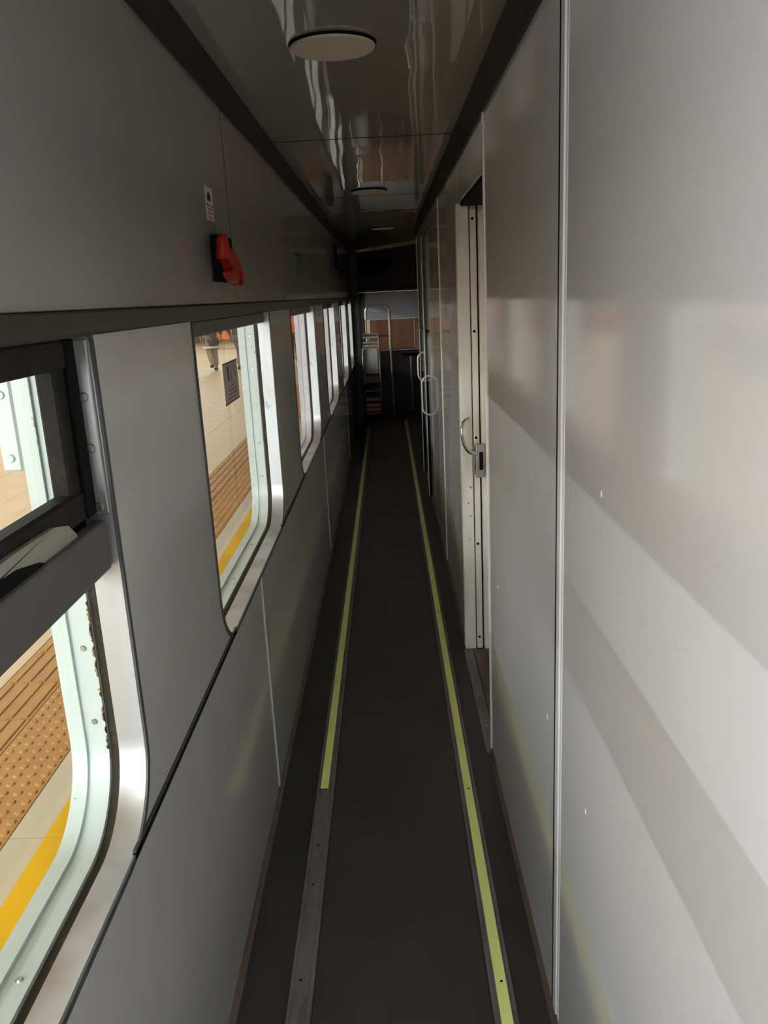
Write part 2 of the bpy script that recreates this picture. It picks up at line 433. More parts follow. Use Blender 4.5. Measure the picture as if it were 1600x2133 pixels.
# near window: opening top sash, its tracks and the charcoal rail across
w1 = wins[0]; ya, yb = WINS[0]
sash = empty('top_sash', (-0.475, (ya + yb) / 2, 1.43), w1)
bm = bmesh.new()
bx(bm, -0.486, -0.458, yb - 0.075, yb - 0.004, 1.30, 1.563, 0.004)
bx(bm, -0.486, -0.458, ya + 0.01, ya + 0.08, 1.30, 1.563, 0.004)
obj('sash_stile', bm, SASH, sash)
box('sash_rail', -0.486, -0.456, ya + 0.01, yb - 0.004, 1.300, 1.346, SASH, sash, 0.004)
box('sash_rail', -0.486, -0.4535, ya + 0.01, yb - 0.004, 1.522, 1.5635, SASH, sash, 0.004)
box('sash_stop', -0.458, -0.451, yb - 0.04, yb - 0.006, 1.302, 1.562, BLACK, sash, 0.002)
tk = empty('sash_track', (-0.45, yb, 1.43), w1)
box('track_channel', -0.4565, -0.4335, yb - 0.0075, yb - 0.0015, 1.30, 1.560, ALU, tk, 0.0015)
box('track_edge', -0.4635, -0.4575, yb - 0.009, yb - 0.0015, 1.30, 1.560, STEEL, tk, 0.001)
for z in (1.478, 1.402, 1.312):
    disco('track_screw', (-0.447, yb - 0.0075, z), (0, -1, 0), 0.0075, 0.0055, 0.003, STEEL, tk, 12)
rl = box('cross_rail', -0.462, -0.440, ya + 0.005, yb - 0.006, 1.214, 1.292, RAIL, w1, 0.005, 2)
box('rail_back', -0.486, -0.472, ya + 0.01, yb - 0.004, 1.20, 1.304, BLACK, w1)
prism('pull_opening', [(0.70, 1.286), (0.74, 1.303), (0.82, 1.312), (0.90, 1.309), (0.96, 1.298), (0.99, 1.286)], -0.4485, -0.4465, 'x', BLACK, w1)
# grey curved finger pull behind the rail and its dark opening
prism('finger_pull', [(0.55, 1.28), (0.62, 1.318), (0.90, 1.328), (1.02, 1.326), (1.065, 1.316), (1.09, 1.296), (1.09, 1.285), (0.55, 1.285)], -0.456, -0.4485, 'x', mat('grey_green_metal', (0.30, 0.30, 0.235), 0.5), w1)
bp = box('outer_bracket', -0.5805, -0.5495, yb - 0.012, yb + 0.002, 1.372, 1.516, PALE, w1, 0.004)
for z in (1.487, 1.393):
    disco('bracket_screw', (-0.566, yb - 0.012, z), (0, -1, 0), 0.007, 0.005, 0.003, PALE, w1, 12)
# rust-brown sealant peeling along the frame
bm = bmesh.new()
for k in range(70):
    z = 1.20 - k * 0.0046 + random.uniform(-0.004, 0.004)
    if random.random() < 0.3: continue
    hh = random.uniform(0.003, 0.009); ww = random.uniform(0.0005, 0.004)
    poly_prism(bm, [(-0.4885, z - hh), (-0.4885, z + hh * 0.7), (-0.4893 - ww * 0.6, z + hh * 0.4), (-0.4895 - ww, z - hh * 0.2), (-0.489 - ww * 0.4, z - hh * 0.8)], None, yb - 0.0052, yb - 0.002, 'y')
so = obj('peeling_sealant', bm, RUST, w1); so['kind'] = 'stuff'

# decal on the second pane
dc = thing('window_decal', 'translucent notice decal with red borders stuck on the second window pane', 'sticker', (-0.479, 2.47, 1.31))
box('film', -0.4793, -0.4785, 2.36, 2.59, 1.309, 1.432, DECAL, dc)
for z in (1.4265, 1.3095):
    box('red_border', -0.4784, -0.4780, 2.36, 2.59, z, z + 0.005, INKR, dc)
prism('pictogram', [(2.425, 1.376), (2.445, 1.376), (2.443, 1.418), (2.423, 1.418)], -0.4784, -0.4780, 'x', INKK, dc)
bm = bmesh.new()
for (y0, y1, z0, z1) in ((2.47, 2.485, 1.376, 1.394), (2.478, 2.492, 1.396, 1.404), (2.463, 2.476, 1.367, 1.373), (2.484, 2.493, 1.382, 1.390)):
    bx(bm, -0.4784, -0.4780, y0, y1, z0, z1)
obj('pictogram', bm, INKG, dc)
prism('pictogram', [(2.545, 1.379), (2.556, 1.382), (2.545, 1.400), (2.540, 1.419), (2.527, 1.419), (2.532, 1.395)], -0.4784, -0.4780, 'x', INKG, dc)
for k, (a, b) in enumerate(((2.46, 2.535), (2.42, 2.56), (2.41, 2.565), (2.405, 2.56))):
    bm = bmesh.new(); y = a; z = 1.356 - k * 0.0115
    while y < b:
        ww = random.uniform(0.006, 0.018); bx(bm, -0.4784, -0.4780, y, min(y + ww, b), z, z + 0.0055); y += ww + 0.003
    obj('text_line', bm, INKP, dc)

# ------------------------------------------------------------------ right wall
wr = struct(empty('wall_right', (RW, 3.0, 0.0)))
DY0, DY1, DZ = 2.6, 3.47, 1.945
bm = bmesh.new()
for (a, b, z0, z1) in ((YB, DY0 - 0.004, -0.05, 2.3), (DY0 - 0.004, DY1 + 0.004, DZ + 0.004, 2.3), (DY1 + 0.06, 7.79, -0.05, 2.3)):
    bx(bm, RW + 0.008, RW + 0.03, a, b, z0, z1)
bx(bm, 2.0, 2.02, YB, 7.8, -0.05, 2.3)
obj('wall_core', bm, DARK, wr)
panels = [(YB, 1.452, 0.012, ZC), (1.492, DY0 - 0.012, 0.012, ZC), (DY0 + 0.004, DY1 - 0.004, DZ + 0.003, ZC), (DY1, 4.72, 0.012, ZC),
          (4.745, 5.14, 0.012, ZC)]
for (a, b, z0, z1) in panels:
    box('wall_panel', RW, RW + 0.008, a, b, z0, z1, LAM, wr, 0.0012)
box('over_door_panel', RW, RW + 0.008, 5.15, 7.79, 2.03, ZC, LAM, wr, 0.0012)
cs = struct(empty('trim_5', (RW, 1.47, 1.1)))
box('cover_strip', RW - 0.004, RW + 0.006, 1.452, 1.480, 0.03, ZC - 0.085, STRIP, cs, 0.001)
box('cover_gap', RW - 0.0038, RW + 0.006, 1.4805, 1.492, 0.03, ZC - 0.085, BLACK, cs)
box('cover_lip', RW - 0.001, RW + 0.006, 1.436, 1.452, 0.03, ZC - 0.085, STRIP, cs, 0.001)
struct(box('trim_6', RW - 0.004, RW + 0.012, DY0 - 0.012, DY0, 0.004, ZC - 0.085, STRIP, None, 0.002))
struct(box('trim_7', RW - 0.004, RW + 0.008, 4.722, 4.743, 0.012, ZC - 0.085, STRIP, None, 0.002))
struct(prism('trim_8', [(RW, 2.108), (RW - 0.008, 2.107), (RW - 0.022, 2.198), (RW, 2.2)], YB, 7.79, 'y', COVE))

# chips in the laminate
chipp = mat('bare_chip', (0.85, 0.84, 0.80), 0.6)
for (y, z, s) in ((1.179, 1.297, 0.004), (1.235, 0.708, 0.004), (1.582, 0.699, 0.0045), (2.378, 0.704, 0.005), (4.55, 0.60, 0.006)):
    prism('paint_chip', [(y - s * .6, z - s), (y + s * .5, z - s * 1.2), (y + s * .8, z + s * .3), (y + .1 * s, z + s * 1.4), (y - s * .7, z + s * .4)], RW - 0.0006, RW + 0.002, 'x', chipp, wr)

# sliding door in its recess
d1 = struct(empty('door_1', (RW + 0.05, (DY0 + DY1) / 2, 0.0)), 'cream sliding door in the right wall with worn jamb and hook handle')
bm = bmesh.new(); bx(bm, 0.416, 0.440, DY0 - 0.15, DY1 + 0.02, 0.006, 1.99); obj('leaf', bm, CREAM, d1)
# far jamb: three worn uprights with dark slots between
box('jamb_post', 0.300, 0.351, DY1 - 0.022, DY1 + 0.03, 0.002, DZ, CREAM, d1, 0.004, 2)
box('jamb_strip', 0.3555, 0.3815, DY1 - 0.018, DY1 + 0.03, 0.002, DZ, CREAM, d1, 0.003)
box('jamb_back', 0.352, 0.416, DY1 + 0.004, DY1 + 0.03, 0.002, DZ, BLACK, d1)
box('jamb_strip', 0.3885, 0.4155, DY1 - 0.028, DY1 + 0.03, 0.002, DZ, CREAM, d1, 0.003)
for z in (1.885, 1.44, 0.99, 0.51, 0.06):
    disco('screw_hole', (0.3665, DY1 - 0.018, z), (0, -1, 0), 0.0062, 0.0055, 0.0008, BLACK, d1, 12)
for z in (0.775, 0.77, 0.70, 0.64):
    disco('rust_spot', (0.325 + random.uniform(0, .02), DY1 - 0.022, z), (0, -1, 0), 0.0035, 0.003, 0.0006, BROWN, d1, 7)
# head and near jamb
box('door_head', 0.318, 0.416, DY0, DY1 - 0.03, DZ - 0.012, DZ + 0.004, BLACK, d1)
box('near_jamb', 0.3205, 0.416, DY0 - 0.012, DY0 - 0.002, 0.002, DZ, CREAM, d1)
# threshold
box('threshold_plate', 0.290, 0.332, DY0 - 0.03, DY1 - 0.03, 0.0, 0.007, CHAN, d1, 0.002)
box('threshold_track', 0.336, 0.414, DY0 - 0.01, DY1 - 0.03, 0.0, 0.005, BROWN, d1, 0.001)
for (x, y) in ((0.312, 2.75), (0.312, 3.0), (0.37, 2.95)):
    disco('threshold_screw', (x, y, 0.006), (0, 0, 1), 0.006, 0.005, 0.0018, STEEL, d1, 10)
# lock case and hook handle
lk = empty('lock', (0.37, DY1 - 0.05, 0.9), d1)
box('lock_case', 0.360, 0.398, DY1 - 0.062, DY1 - 0.029, 0.822, 0.968, STEEL, lk, 0.004, 2)
box('lock_plate', 0.347, 0.360, DY1 - 0.036, DY1 - 0.023, 0.835, 0.955, STEEL, lk, 0.002)
box('keyhole_slot', 0.374, 0.391, DY1 - 0.0640, DY1 - 0.060, 0.856, 0.935, BLACK, lk, 0.002)
hp = [(0.334, 3.42, 1.082), (0.318, 3.405, 1.078), (0.303, 3.393, 1.062), (0.300, 3.385, 1.035), (0.301, 3.385, 1.005), (0.306, 3.388, 0.978), (0.318, 3.392, 0.956), (0.334, 3.397, 0.940), (0.350, 3.402, 0.932), (0.366, 3.405, 0.930)]
tubeo('hook_handle', hp, [0.0055, 0.0055, 0.006, 0.006, 0.006, 0.0065, 0.008, 0.010, 0.0105, 0.010], HOOK, d1, 10)

# two flush doors with bar handles further along
def far_door(n, y0, y1, yh, zh0, zh1, label, zl):
    d = struct(empty('door_%d' % n, (RW, (y0 + y1) / 2, 0.0)), label)
    box('leaf', RW + 0.001, RW + 0.012, y0 + 0.018, y1 - 0.018, 0.012, 2.02, LAM, d, 0.002)
    box('edge_strip', RW - 0.025, RW - 0.018, y1 - 0.014, y1 + 0.016, 0.012, 2.02, STRIP, d, 0.002)
    box('edge_seal', RW - 0.018, RW + 0.010, y1 - 0.014, y1 + 0.016, 0.012, 0.94, BLACK, d)
    box('edge_filler', RW - 0.018, RW + 0.010, y1 - 0.014, y1 + 0.016, 0.945, 2.02, TRIMD, d)
    r = 0.055; zc = zh0 + r; zd = zh1 - r; P = [(RW + 0.002, yh, zh0)]
    for k in range(7): a = PI / 2 * k / 6; P.append((RW - 0.058 + r - r * math.sin(a) - 0.0 , yh, zc - r * math.cos(a)))
    for k in range(7): a = PI / 2 * k / 6; P.append((RW - 0.058 + r - r * math.cos(a), yh, zd + r * math.sin(a)))
    P.append((RW + 0.002, yh, zh1))
    tubeo('bar_handle', P, 0.0065, CHROME, d, 8)
    lo = empty('bolt', (RW, yh, zl), d)
    box('bolt_body', RW - 0.016, RW + 0.001, yh - 0.03, yh + 0.05, zl - 0.012, zl + 0.012, BLACK, lo, 0.003)
    disco('bolt_knob', (RW - 0.016, yh, zl - 0.004), (-1, 0, -0.4), 0.008, 0.006, 0.014, COPPER, lo, 10)
far_door(2, 5.15, 6.38, 6.27, 0.69, 0.99, 'nearer of two flush grey doors with chrome bar handles', 1.325)
far_door(3, 6.42, 7.30, 6.93, 0.885, 1.125, 'farther of two flush grey doors with chrome bar handles', 1.318)
box('wall_panel', RW, RW + 0.008, 7.32, 7.79, 0.012, 2.02, LAM, wr, 0.0012)
box('end_post', RW - 0.006, RW + 0.04, 7.79, 7.83, 0.0, ZC, LAM, wr, 0.003)

# ------------------------------------------------------------------ ceiling
ce = struct(empty('ceiling', (0, 4, ZC)))
edges = [YB, 0.55, 3.42, 6.30]
for a, b in zip(edges[:-1], edges[1:]):
    box('ceiling_panel', L - 0.01, RW + 0.01, a + 0.0025, b - 0.0025, ZC, ZC + 0.012, CEI, ce, 0.001)
prism('ceiling_panel', [(L - 0.01, 6.3025), (RW + 0.01, 6.3025), (RW + 0.01, 7.8), (2.0, 7.8), (2.0, 7.9), (0.41, 9.95), (L - 0.01, 11.55)], ZC, ZC + 0.012, 'z', CEI, ce)
for y in (0.55, 3.42, 5.30, 6.30):
    box('ceiling_joint', L, RW, y - 0.004, y + 0.004, ZC - 0.0008, ZC + 0.006, BLACK, ce)
box('ceiling_core', L - 0.12, 2.0, YB, 7.9, ZC + 0.016, ZC + 0.05, DARK, ce)
box('end_ceiling', L - 0.12, 2.0, 7.9, 12.1, 2.62, 2.66, OLIVE, ce)
# pale edge where the ceiling stops on the skew
tubeo('ceiling_edge', [(L, 11.57, ZC - 0.012), (-0.1, 11.0, ZC - 0.008), (0.41, 9.97, ZC), (2.0, 7.93, ZC)], 0.020, mat('pale_edge', (0.45, 0.38, 0.3), 0.4), ce, 6)
struct(prism('trim_9', [(L, 11.57), (0.41, 9.98), (2.0, 7.94), (2.0, 7.99), (0.41, 10.04), (L, 11.63)], ZC, 2.62, 'z', DKP))

# ceiling lights, switched off
lights = [(-0.10, 2.20, 'cream disc ceiling lamp nearest the camera, switched off'),
          (-0.065, 5.05, 'middle disc ceiling lamp, beyond the first ceiling joint'),
          (0.012, 7.74, 'farthest disc ceiling lamp, by the end of the corridor')]
for k, (x, y, lab) in enumerate(lights):
    t = thing('ceiling_light', lab, 'light', (x, y, ZC), 'disc lamps along the ceiling')
    disco('rim', (x, y, ZC - 0.0005), (0, 0, -1), 0.108, 0.104, 0.006, BLACK, t, 48)
    bm = bmesh.new(); disc(bm, (x, y, ZC - 0.0066), (0, 0, -1), 0.1045, 0.1015, 0.005, 48); obj('cover', bm, LENS, t)

# added fill lamp, unseen, above the open doorway; brightens the near right wall
t = thing('added_fill_lamp', 'added unseen fill lamp, a lit tube in a shallow tray above the open entrance', 'lamp', (L, -0.6, 2.12))
box('tray', L, L + 0.012, -0.88, -0.32, 2.088, 2.152, WHITEP, t, 0.003)
tubeo('tube', [(L + 0.03, -0.85, 2.12), (L + 0.03, -0.35, 2.12)], 0.014, emit_mat('fill_tube_glow', (0.93, 0.96, 1.0), FILL), t, 8)
for y in (-0.86, -0.34): box('tube_holder', L + 0.012, L + 0.045, y - 0.012, y + 0.012, 2.103, 2.137, WHITEP, t, 0.002)

# ------------------------------------------------------------------ things on the left wall
eb = thing('emergency_brake', 'red emergency brake pull handle on a black box on the upper left wall', 'handle', (L, 2.15, 1.66))
bm = bmesh.new(); bx(bm, L, L + 0.03, 2.118, 2.262, 1.668, 1.768, 0.004, 2); obj('base_box', bm, BLACK, eb)
box('base_flange', L, L + 0.006, 2.105, 2.285, 1.655, 1.668, BLACK, eb, 0.002)
# red body (outline in y,z), grip on top, loop below
body = [(2.035, 1.712), (2.045, 1.728), (2.10, 1.736), (2.130, 1.731), (2.195, 1.722), (2.236, 1.706), (2.250, 1.690), (2.215, 1.676), (2.16, 1.672), (2.11, 1.678), (2.085, 1.694), (2.066, 1.708)]
bm = bmesh.new(); poly_prism(bm, body, None, -0.399, -0.378, 'x')
bmesh.ops.bevel(bm, geom=[e for e in bm.edges], offset=0.003, segments=1, affect='EDGES'); obj('handle_body', bm, RED, eb)
tubeo('grip', [(-0.388, 2.052, 1.704), (-0.388, 2.052, 1.708), (-0.386, 2.05, 1.735), (-0.386, 2.05, 1.752), (-0.387, 2.05, 1.760), (-0.389, 2.05, 1.763)], [0.012, 0.0165, 0.016, 0.0145, 0.010, 0.004], RED, eb, 14)
bm = bmesh.new(); poly_prism(bm, [(2.055, 1.672), (2.11, 1.690), (2.15, 1.682), (2.185, 1.660), (2.150, 1.648), (2.095, 1.655)], None, -0.397, -0.372, 'x')
bmesh.ops.bevel(bm, geom=[e for e in bm.edges], offset=0.004, segments=1, affect='EDGES'); obj('lower_jaw', bm, RED, eb)
tubeo('pull_loop', [(-0.385, 2.215, 1.712), (-0.385, 2.250, 1.700), (-0.385, 2.268, 1.676), (-0.385, 2.262, 1.650), (-0.385, 2.21, 1.644), (-0.385, 2.155, 1.650)], 0.0065, RED, eb, 8)
box('pivot', -0.40, -0.392, 2.13, 2.20, 1.69, 1.715, BLACK, eb, 0.002)

st = thing('notice_sticker', 'small faded sticker with red bars above the red brake handle', 'sticker', (L, 2.155, 1.80))
box('paper', L, L + 0.0008, 2.113, 2.198, 1.800, 1.886, PAPER, st)
for z in (1.8835, 1.838, 1.800):
    box('red_bar', L + 0.0008, L + 0.0013, 2.113, 2.198, z, z + 0.003, INKR, st)
prism('pictogram', [(2.13, 1.851), (2.165, 1.849), (2.175, 1.862), (2.15, 1.872), (2.135, 1.865)], L + 0.0008, L + 0.0013, 'x', INKK, st)
for k in range(3):
    box('text_line', L + 0.0008, L + 0.0013, 2.13, 2.182, 1.829 - k * 0.010, 1.833 - k * 0.010, INKP, st)

gp = thing('green_plate', 'small dark green plate on the upper left wall above the third window', 'sign', (L, 4.25, 1.73))
box('plate', L, L + 0.006, 4.15, 4.33, 1.728, 1.815, GREEN, gp, 0.002)
box('plate_rim', L, L + 0.008, 4.14, 4.34, 1.815, 1.822, BLACK, gp, 0.001)
dp = thing('dark_cabinet', 'narrow dark wall box high up past the green plate', 'box', (L, 7.1, 1.80))
box('case', L, L + 0.03, 6.92, 7.30, 1.80, 2.04, DKP, dp, 0.004)
box('lid', L + 0.03, L + 0.036, 6.94, 7.28, 1.83, 2.02, BLACK, dp, 0.002)

# ------------------------------------------------------------------ end of the coach
we = struct(empty('wall_end', (0.6, 11.9, 0.0)))
box('lower_panel', L, 2.0, 11.90, 11.95, 0.0, 0.83, DKP, we)
for (a, b) in ((-0.235, 0.03), (0.034, 0.40), (0.404, 0.80), (0.804, 2.0)):
    box('wood_panel', a, b, 11.895, 11.95, 0.86, 1.275, WOOD, we, 0.002)
box('ledge', -0.30, 2.0, 11.84, 11.95, 0.832, 0.858, STEEL, we, 0.004)
box('pale_panel', -0.43, 2.0, 11.90, 11.95, 1.28, 1.66, BLUEP, we, 0.002)
box('panel_joint', -0.43, 0.05, 11.898, 11.902, 1.372, 1.376, DKP, we)
box('left_post', -0.43, -0.29, 11.88, 11.95, 0.0, 1.66, DKP, we, 0.003)
box('overhead_panel', L, 2.0, 11.86, 11.95, 1.664, 2.62, OLIVE, we)
box('overhead_lip', L, 2.0, 11.82, 11.86, 1.664, 1.70, OLIVE, we, 0.004)
bm = bmesh.new()
P = []
for k in range(28):
    a = PI * k / 27; rr = 0.25 + 0.012 * math.sin(k * 2.3); P.append((-0.15 + 1.0 * rr * math.cos(a), 2.08 - 0.85 * rr * math.sin(a)))
poly_prism(bm, P, None, 11.62, 11.85, 'y')
vn = obj('air_duct', bm, BLACK); tag(vn, 'black rounded air duct hanging under the ceiling at the far end', 'duct')
struct(box('wall_back', L - 0.1, 2.02, YB - 0.05, YB, 0.0, ZC + 0.02, LAM))
struct(box('wall_far_right', 2.0, 2.05, 7.79, 12.0, 0.0, 2.66, DKP))
struct(box('wall_cross', RW + 0.04, 2.0, 7.79, 7.83, 0.0, 2.66, DKP))

# grab rail: inverted U with a cross bar and foot
gr = thing('grab_rail', 'tall chrome inverted-U grab rail standing before the wood panels', 'rail', (-0.1, 11.35, 0))
P = [(-0.275, 11.35, 0.05), (-0.275, 11.35, 1.40), (-0.262, 11.35, 1.455), (-0.22, 11.35, 1.478)]
tubeo('left_upright', P[:2], 0.011, CHROME, gr)
U = [(-0.275, 11.35, 1.30)]
for k in range(7): a = PI / 2 * k / 6; U.append((-0.275 + 0.085 * (1 - math.cos(a)), 11.35, 1.40 + 0.085 * math.sin(a)))
for k in range(7): a = PI / 2 * k / 6; U.append((-0.035 + 0.085 * math.sin(a), 11.35, 1.40 + 0.085 * math.cos(a)))
U += [(0.052, 11.35, 0.9), (0.056, 11.35, 0.5), (0.062, 11.35, 0.012)]
tubeo('bent_tube', U, 0.016, CHROME, gr)
tubeo('cross_bar', [(-0.275, 11.35, 1.075), (0.05, 11.35, 1.07)], 0.008, STEEL, gr)
disco('foot_flange', (0.062, 11.35, 0.0), (0, 0, 1), 0.03, 0.028, 0.012, STEEL, gr)

# service trolley
tr = thing('service_trolley', 'chrome framed service trolley with white bin beside the end of the left wall', 'trolley', (-0.22, 10.95, 0))
for (x, y) in ((-0.325, 10.85), (-0.108, 10.85), (-0.325, 11.15), (-0.108, 11.15)):
    tubeo('leg', [(x, y, 0.075), (x, y, 0.94)], 0.011, CHROME, tr)
    disco('caster', (x - 0.012, y, 0.034), (1, 0, 0), 0.033, 0.033, 0.024, BLACK, tr, 14)
for z, x1 in ((1.115, -0.10), (1.000, -0.108), (0.955, -0.115)):
    U = [(-0.325, 10.85, z), (x1 - 0.02, 10.85, z), (x1, 10.87, z), (x1, 11.15, z), (-0.325, 11.15, z)]
    tubeo('top_rail', U, 0.010, CHROME, tr)
box('top_tray', -0.318, -0.115, 10.86, 11.14, 1.07, 1.10, STEEL, tr, 0.006)
for y in (10.85, 11.15): tubeo('corner_post', [(-0.108, y, 0.94), (-0.106, y, 1.06), (-0.112, y, 1.11)], 0.011, CHROME, tr)
box('white_bin', -0.315, -0.122, 10.845, 11.13, 0.60, 0.94, WHITEP, tr, 0.02, 3)
box('brown_drawer', -0.315, -0.122, 10.85, 11.13, 0.485, 0.585, WOOD, tr, 0.006)
box('shelf', -0.318, -0.115, 10.845, 11.15, 0.375, 0.387, STEEL, tr, 0.003)
for k, z in enumerate((0.105, 0.165, 0.245)):
    box('copper_tray', -0.315, -0.122, 10.84, 11.13, z, z + 0.052, COPPER, tr, 0.006)
box('bottom_shelf', -0.318, -0.115, 10.845, 11.15, 0.075, 0.09, STEEL, tr, 0.003)

# pedestal table
pt = thing('pedestal_table', 'dark round pedestal table in front of the wood-panelled end wall', 'table', (0.33, 11.6, 0))
disco('table_top', (0.33, 11.6, 0.775), (0, 0, 1), 0.13, 0.14, 0.028, BLACK, pt, 28)
tubeo('pedestal', [(0.33, 11.6, 0.01), (0.33, 11.6, 0.775)], 0.022, STEEL, pt, 12)
disco('base', (0.33, 11.6, 0.0), (0, 0, 1), 0.10, 0.06, 0.02, STEEL, pt, 20)

# ------------------------------------------------------------------ platform
pf = struct(empty('platform', (-3, 8, PZ)))
box('platform_base', -13.0, -0.78, -40.0, 48.0, PZ - 0.9, PZ - 0.012, GROUT, pf)
def copies(name, first, locs):
    """linked copies of a part at world centres locs (first is moved to locs[0])"""
    pw = Vector(pf['_w']); first.location = Vector(locs[0]) - pw
    for l in locs[1:]:
        c = first.copy(); C.objects.link(c); c.parent = pf; c.location = Vector(l) - pw
g = 0.0016
# edge stones, joints every 0.9 m, and the yellow line painted between stones
t0 = box('edge_stone', -1.385 + g, -0.78, g, 0.9 - g, PZ - 0.012, PZ, EDGE, pf, 0.001)
copies('edge_stone', t0, [(-1.0825, -1.2 + 0.9 * k + 0.45, PZ - 0.006) for k in range(16)])
box('edge_stone', -1.385 + g, -0.78, 13.2 + g, 48, PZ - 0.012, PZ, EDGE, pf)
t0 = box('yellow_line', -1.258, -1.165 + 0.0, g, 0.9 - g, PZ, PZ + 0.0012, YEL, pf)
copies('yellow_line', t0, [(-1.2115, -1.2 + 0.9 * k + 0.45, PZ + 0.0006) for k in range(16)])
box('yellow_line', -1.258, -1.165, 13.2, 48, PZ, PZ + 0.0012, YEL, pf)
# tactile tiles with domes
TY = 0.36
def dome_tile():
    bm = bmesh.new(); bx(bm, -0.1385, 0.1385, -TY / 2 + g, TY / 2 - g, -0.012, 0.0, 0.001)
    for i in range(5):
        for j in range(6):
            disc(bm, (-0.112 + 0.056 * i, -0.15 + 0.06 * j, 0), (0, 0, 1), 0.0185, 0.012, 0.0055, 9)
    return obj('tactile_tile', bm, TACT, pf)
t0 = dome_tile()
zt = PZ - 0.012 + (0.012 + 0.0055) / 2
copies('tactile_tile', t0, [(-1.526, 0.90 + TY * k, zt) for k in range(36)])
def bar_tile():
    bm = bmesh.new(); bx(bm, -0.1385, 0.1385, -TY / 2 + g, TY / 2 - g, -0.012, 0.0, 0.001)
    for i in range(4):
        x = -0.105 + 0.07 * i; z1 = 0.0055
        poly_prism(bm, [(x - 0.020, 0.0), (x + 0.020, 0.0), (x + 0.014, z1), (x - 0.014, z1)], None, -TY / 2 + 0.012, TY / 2 - 0.012, 'y')
    return obj('guide_tile', bm, TACT, pf)
t0 = bar_tile()
copies('guide_tile', t0, [(-1.806, 0.90 + TY * k, zt) for k in range(36)])
far0 = 0.90 + TY * 35.5
box('far_tactile', -1.665, -1.388, far0, 48, PZ - 0.012, PZ + 0.001, TACT, pf)
box('far_tactile', -1.9445, -1.6675, far0, 48, PZ - 0.012, PZ + 0.002, TACT, pf)
# beige paving
S = 0.6
t0 = box('beige_tile', g, S - g, g, S - g, PZ - 0.012, PZ, BEIGE, pf, 0.001)
copies('beige_tile', t0, [(-1.947 - S * (i + 0.5), 1.0 + S * (j + 0.5), PZ - 0.006) for i in range(8) for j in range(26)])
box('far_paving', -13, -1.947 - 8 * S - g, -8, 22.2, PZ - 0.012, PZ, BEIGE, pf)
box('far_paving', -1.947 - 8 * S, -1.948, 1.0 + 26 * S + g, 22.2, PZ - 0.012, PZ, BEIGE, pf)
box('far_paving', -1.947 - 8 * S, -1.948, -8, 1.0 - g, PZ - 0.012, PZ, BEIGE, pf)
box('far_paving', -13, -1.948, 22.21, 48, PZ - 0.012, PZ + 0.002, BEIGE2, pf)
struct(box('canopy', -9.5, 6.0, -9, 48, 4.6, 4.7, CANOPY))
struct(box('wall_sky_block', 6.0, 6.2, -9, 48, -1.3, 4.6, CANOPY))  # unseen wall, added like the canopy's reach over the train to shut out sky
struct(box('track_bed', -0.78, 6.0, -40, 48, -1.4, -1.3, GREYB))
struct(box('wall_station', -9.2, -9.0, -9, 48, PZ, 4.6, SHOP))
struct(box('wall_concourse', -9, 6.0, 40, 40.3, -1.3, 4.6, SHOP))
struct(box('baseboard_station', -9.0, -8.95, -9, 40, PZ, PZ + 0.35, GREYB))

def lamp(x, y, z, m, lab, grp):
    t = thing('platform_lamp', lab, 'lamp', (x, y, z), grp)
    bm = bmesh.new(); tube(bm, [(x, y - 0.75, z - 0.07), (x, y + 0.75, z - 0.07)], 0.02, 6)
    obj('tube', bm, m, t)
    prism('housing', [(x - 0.06, z - 0.025), (x + 0.06, z - 0.025), (x + 0.04, z + 0.03), (x - 0.04, z + 0.03)], y - 0.78, y + 0.78, 'y', CANOPY, t)
    for s in (-0.5, 0.5): tubeo('hanger', [(x, y + s, z + 0.03), (x, y + s, 4.6)], 0.008, GREYB, t, 5)
WHICH = {4: 'first (nearest)', 5: 'second', 6: 'third', 7: 'fourth', 8: 'fifth', 9: 'sixth'}
for k in range(22): lamp(-6.3, -7.0 + 2.0 * k, 3.40, TUBEC if k > 7 else TUBEM,
    'platform tube lamp hung opposite the %s coach window' % WHICH[k] if k in WHICH else ('platform tube lamp hung behind the photographer' if k < 4 else 'platform tube lamp hung far past the last coach window'), 'tube lamps over the middle of the platform')

# orange benches across the platform
def bench(x, y, lab):
    b = thing('platform_bench', lab, 'bench', (x, y, PZ), 'orange benches far along the platform')
    for k in range(3):
        box('seat', x - 0.75 + k * 0.5 + 0.01, x - 0.25 + k * 0.5 - 0.01, y - 0.22, y + 0.22, PZ + 0.38, PZ + 0.43, ORANGE, b, 0.015, 2)
        box('backrest', x - 0.75 + k * 0.5 + 0.01, x - 0.25 + k * 0.5 - 0.01, y + 0.22, y + 0.26, PZ + 0.40, PZ + 0.80, ORANGE, b, 0.015, 2)
    box('beam', x - 0.75, x + 0.75, y - 0.05, y + 0.05, PZ + 0.32, PZ + 0.38, GREYB, b)
    for s in (-0.6, 0.6): box('leg', x + s - 0.04, x + s + 0.04, y - 0.2, y + 0.2, PZ, PZ + 0.32, GREYB, b, 0.01)
bench(-6.2, 33.0, 'orange platform bench right of the walker in brown trousers')
bench(-8.2, 31.5, 'orange platform bench left of the walker in brown trousers')

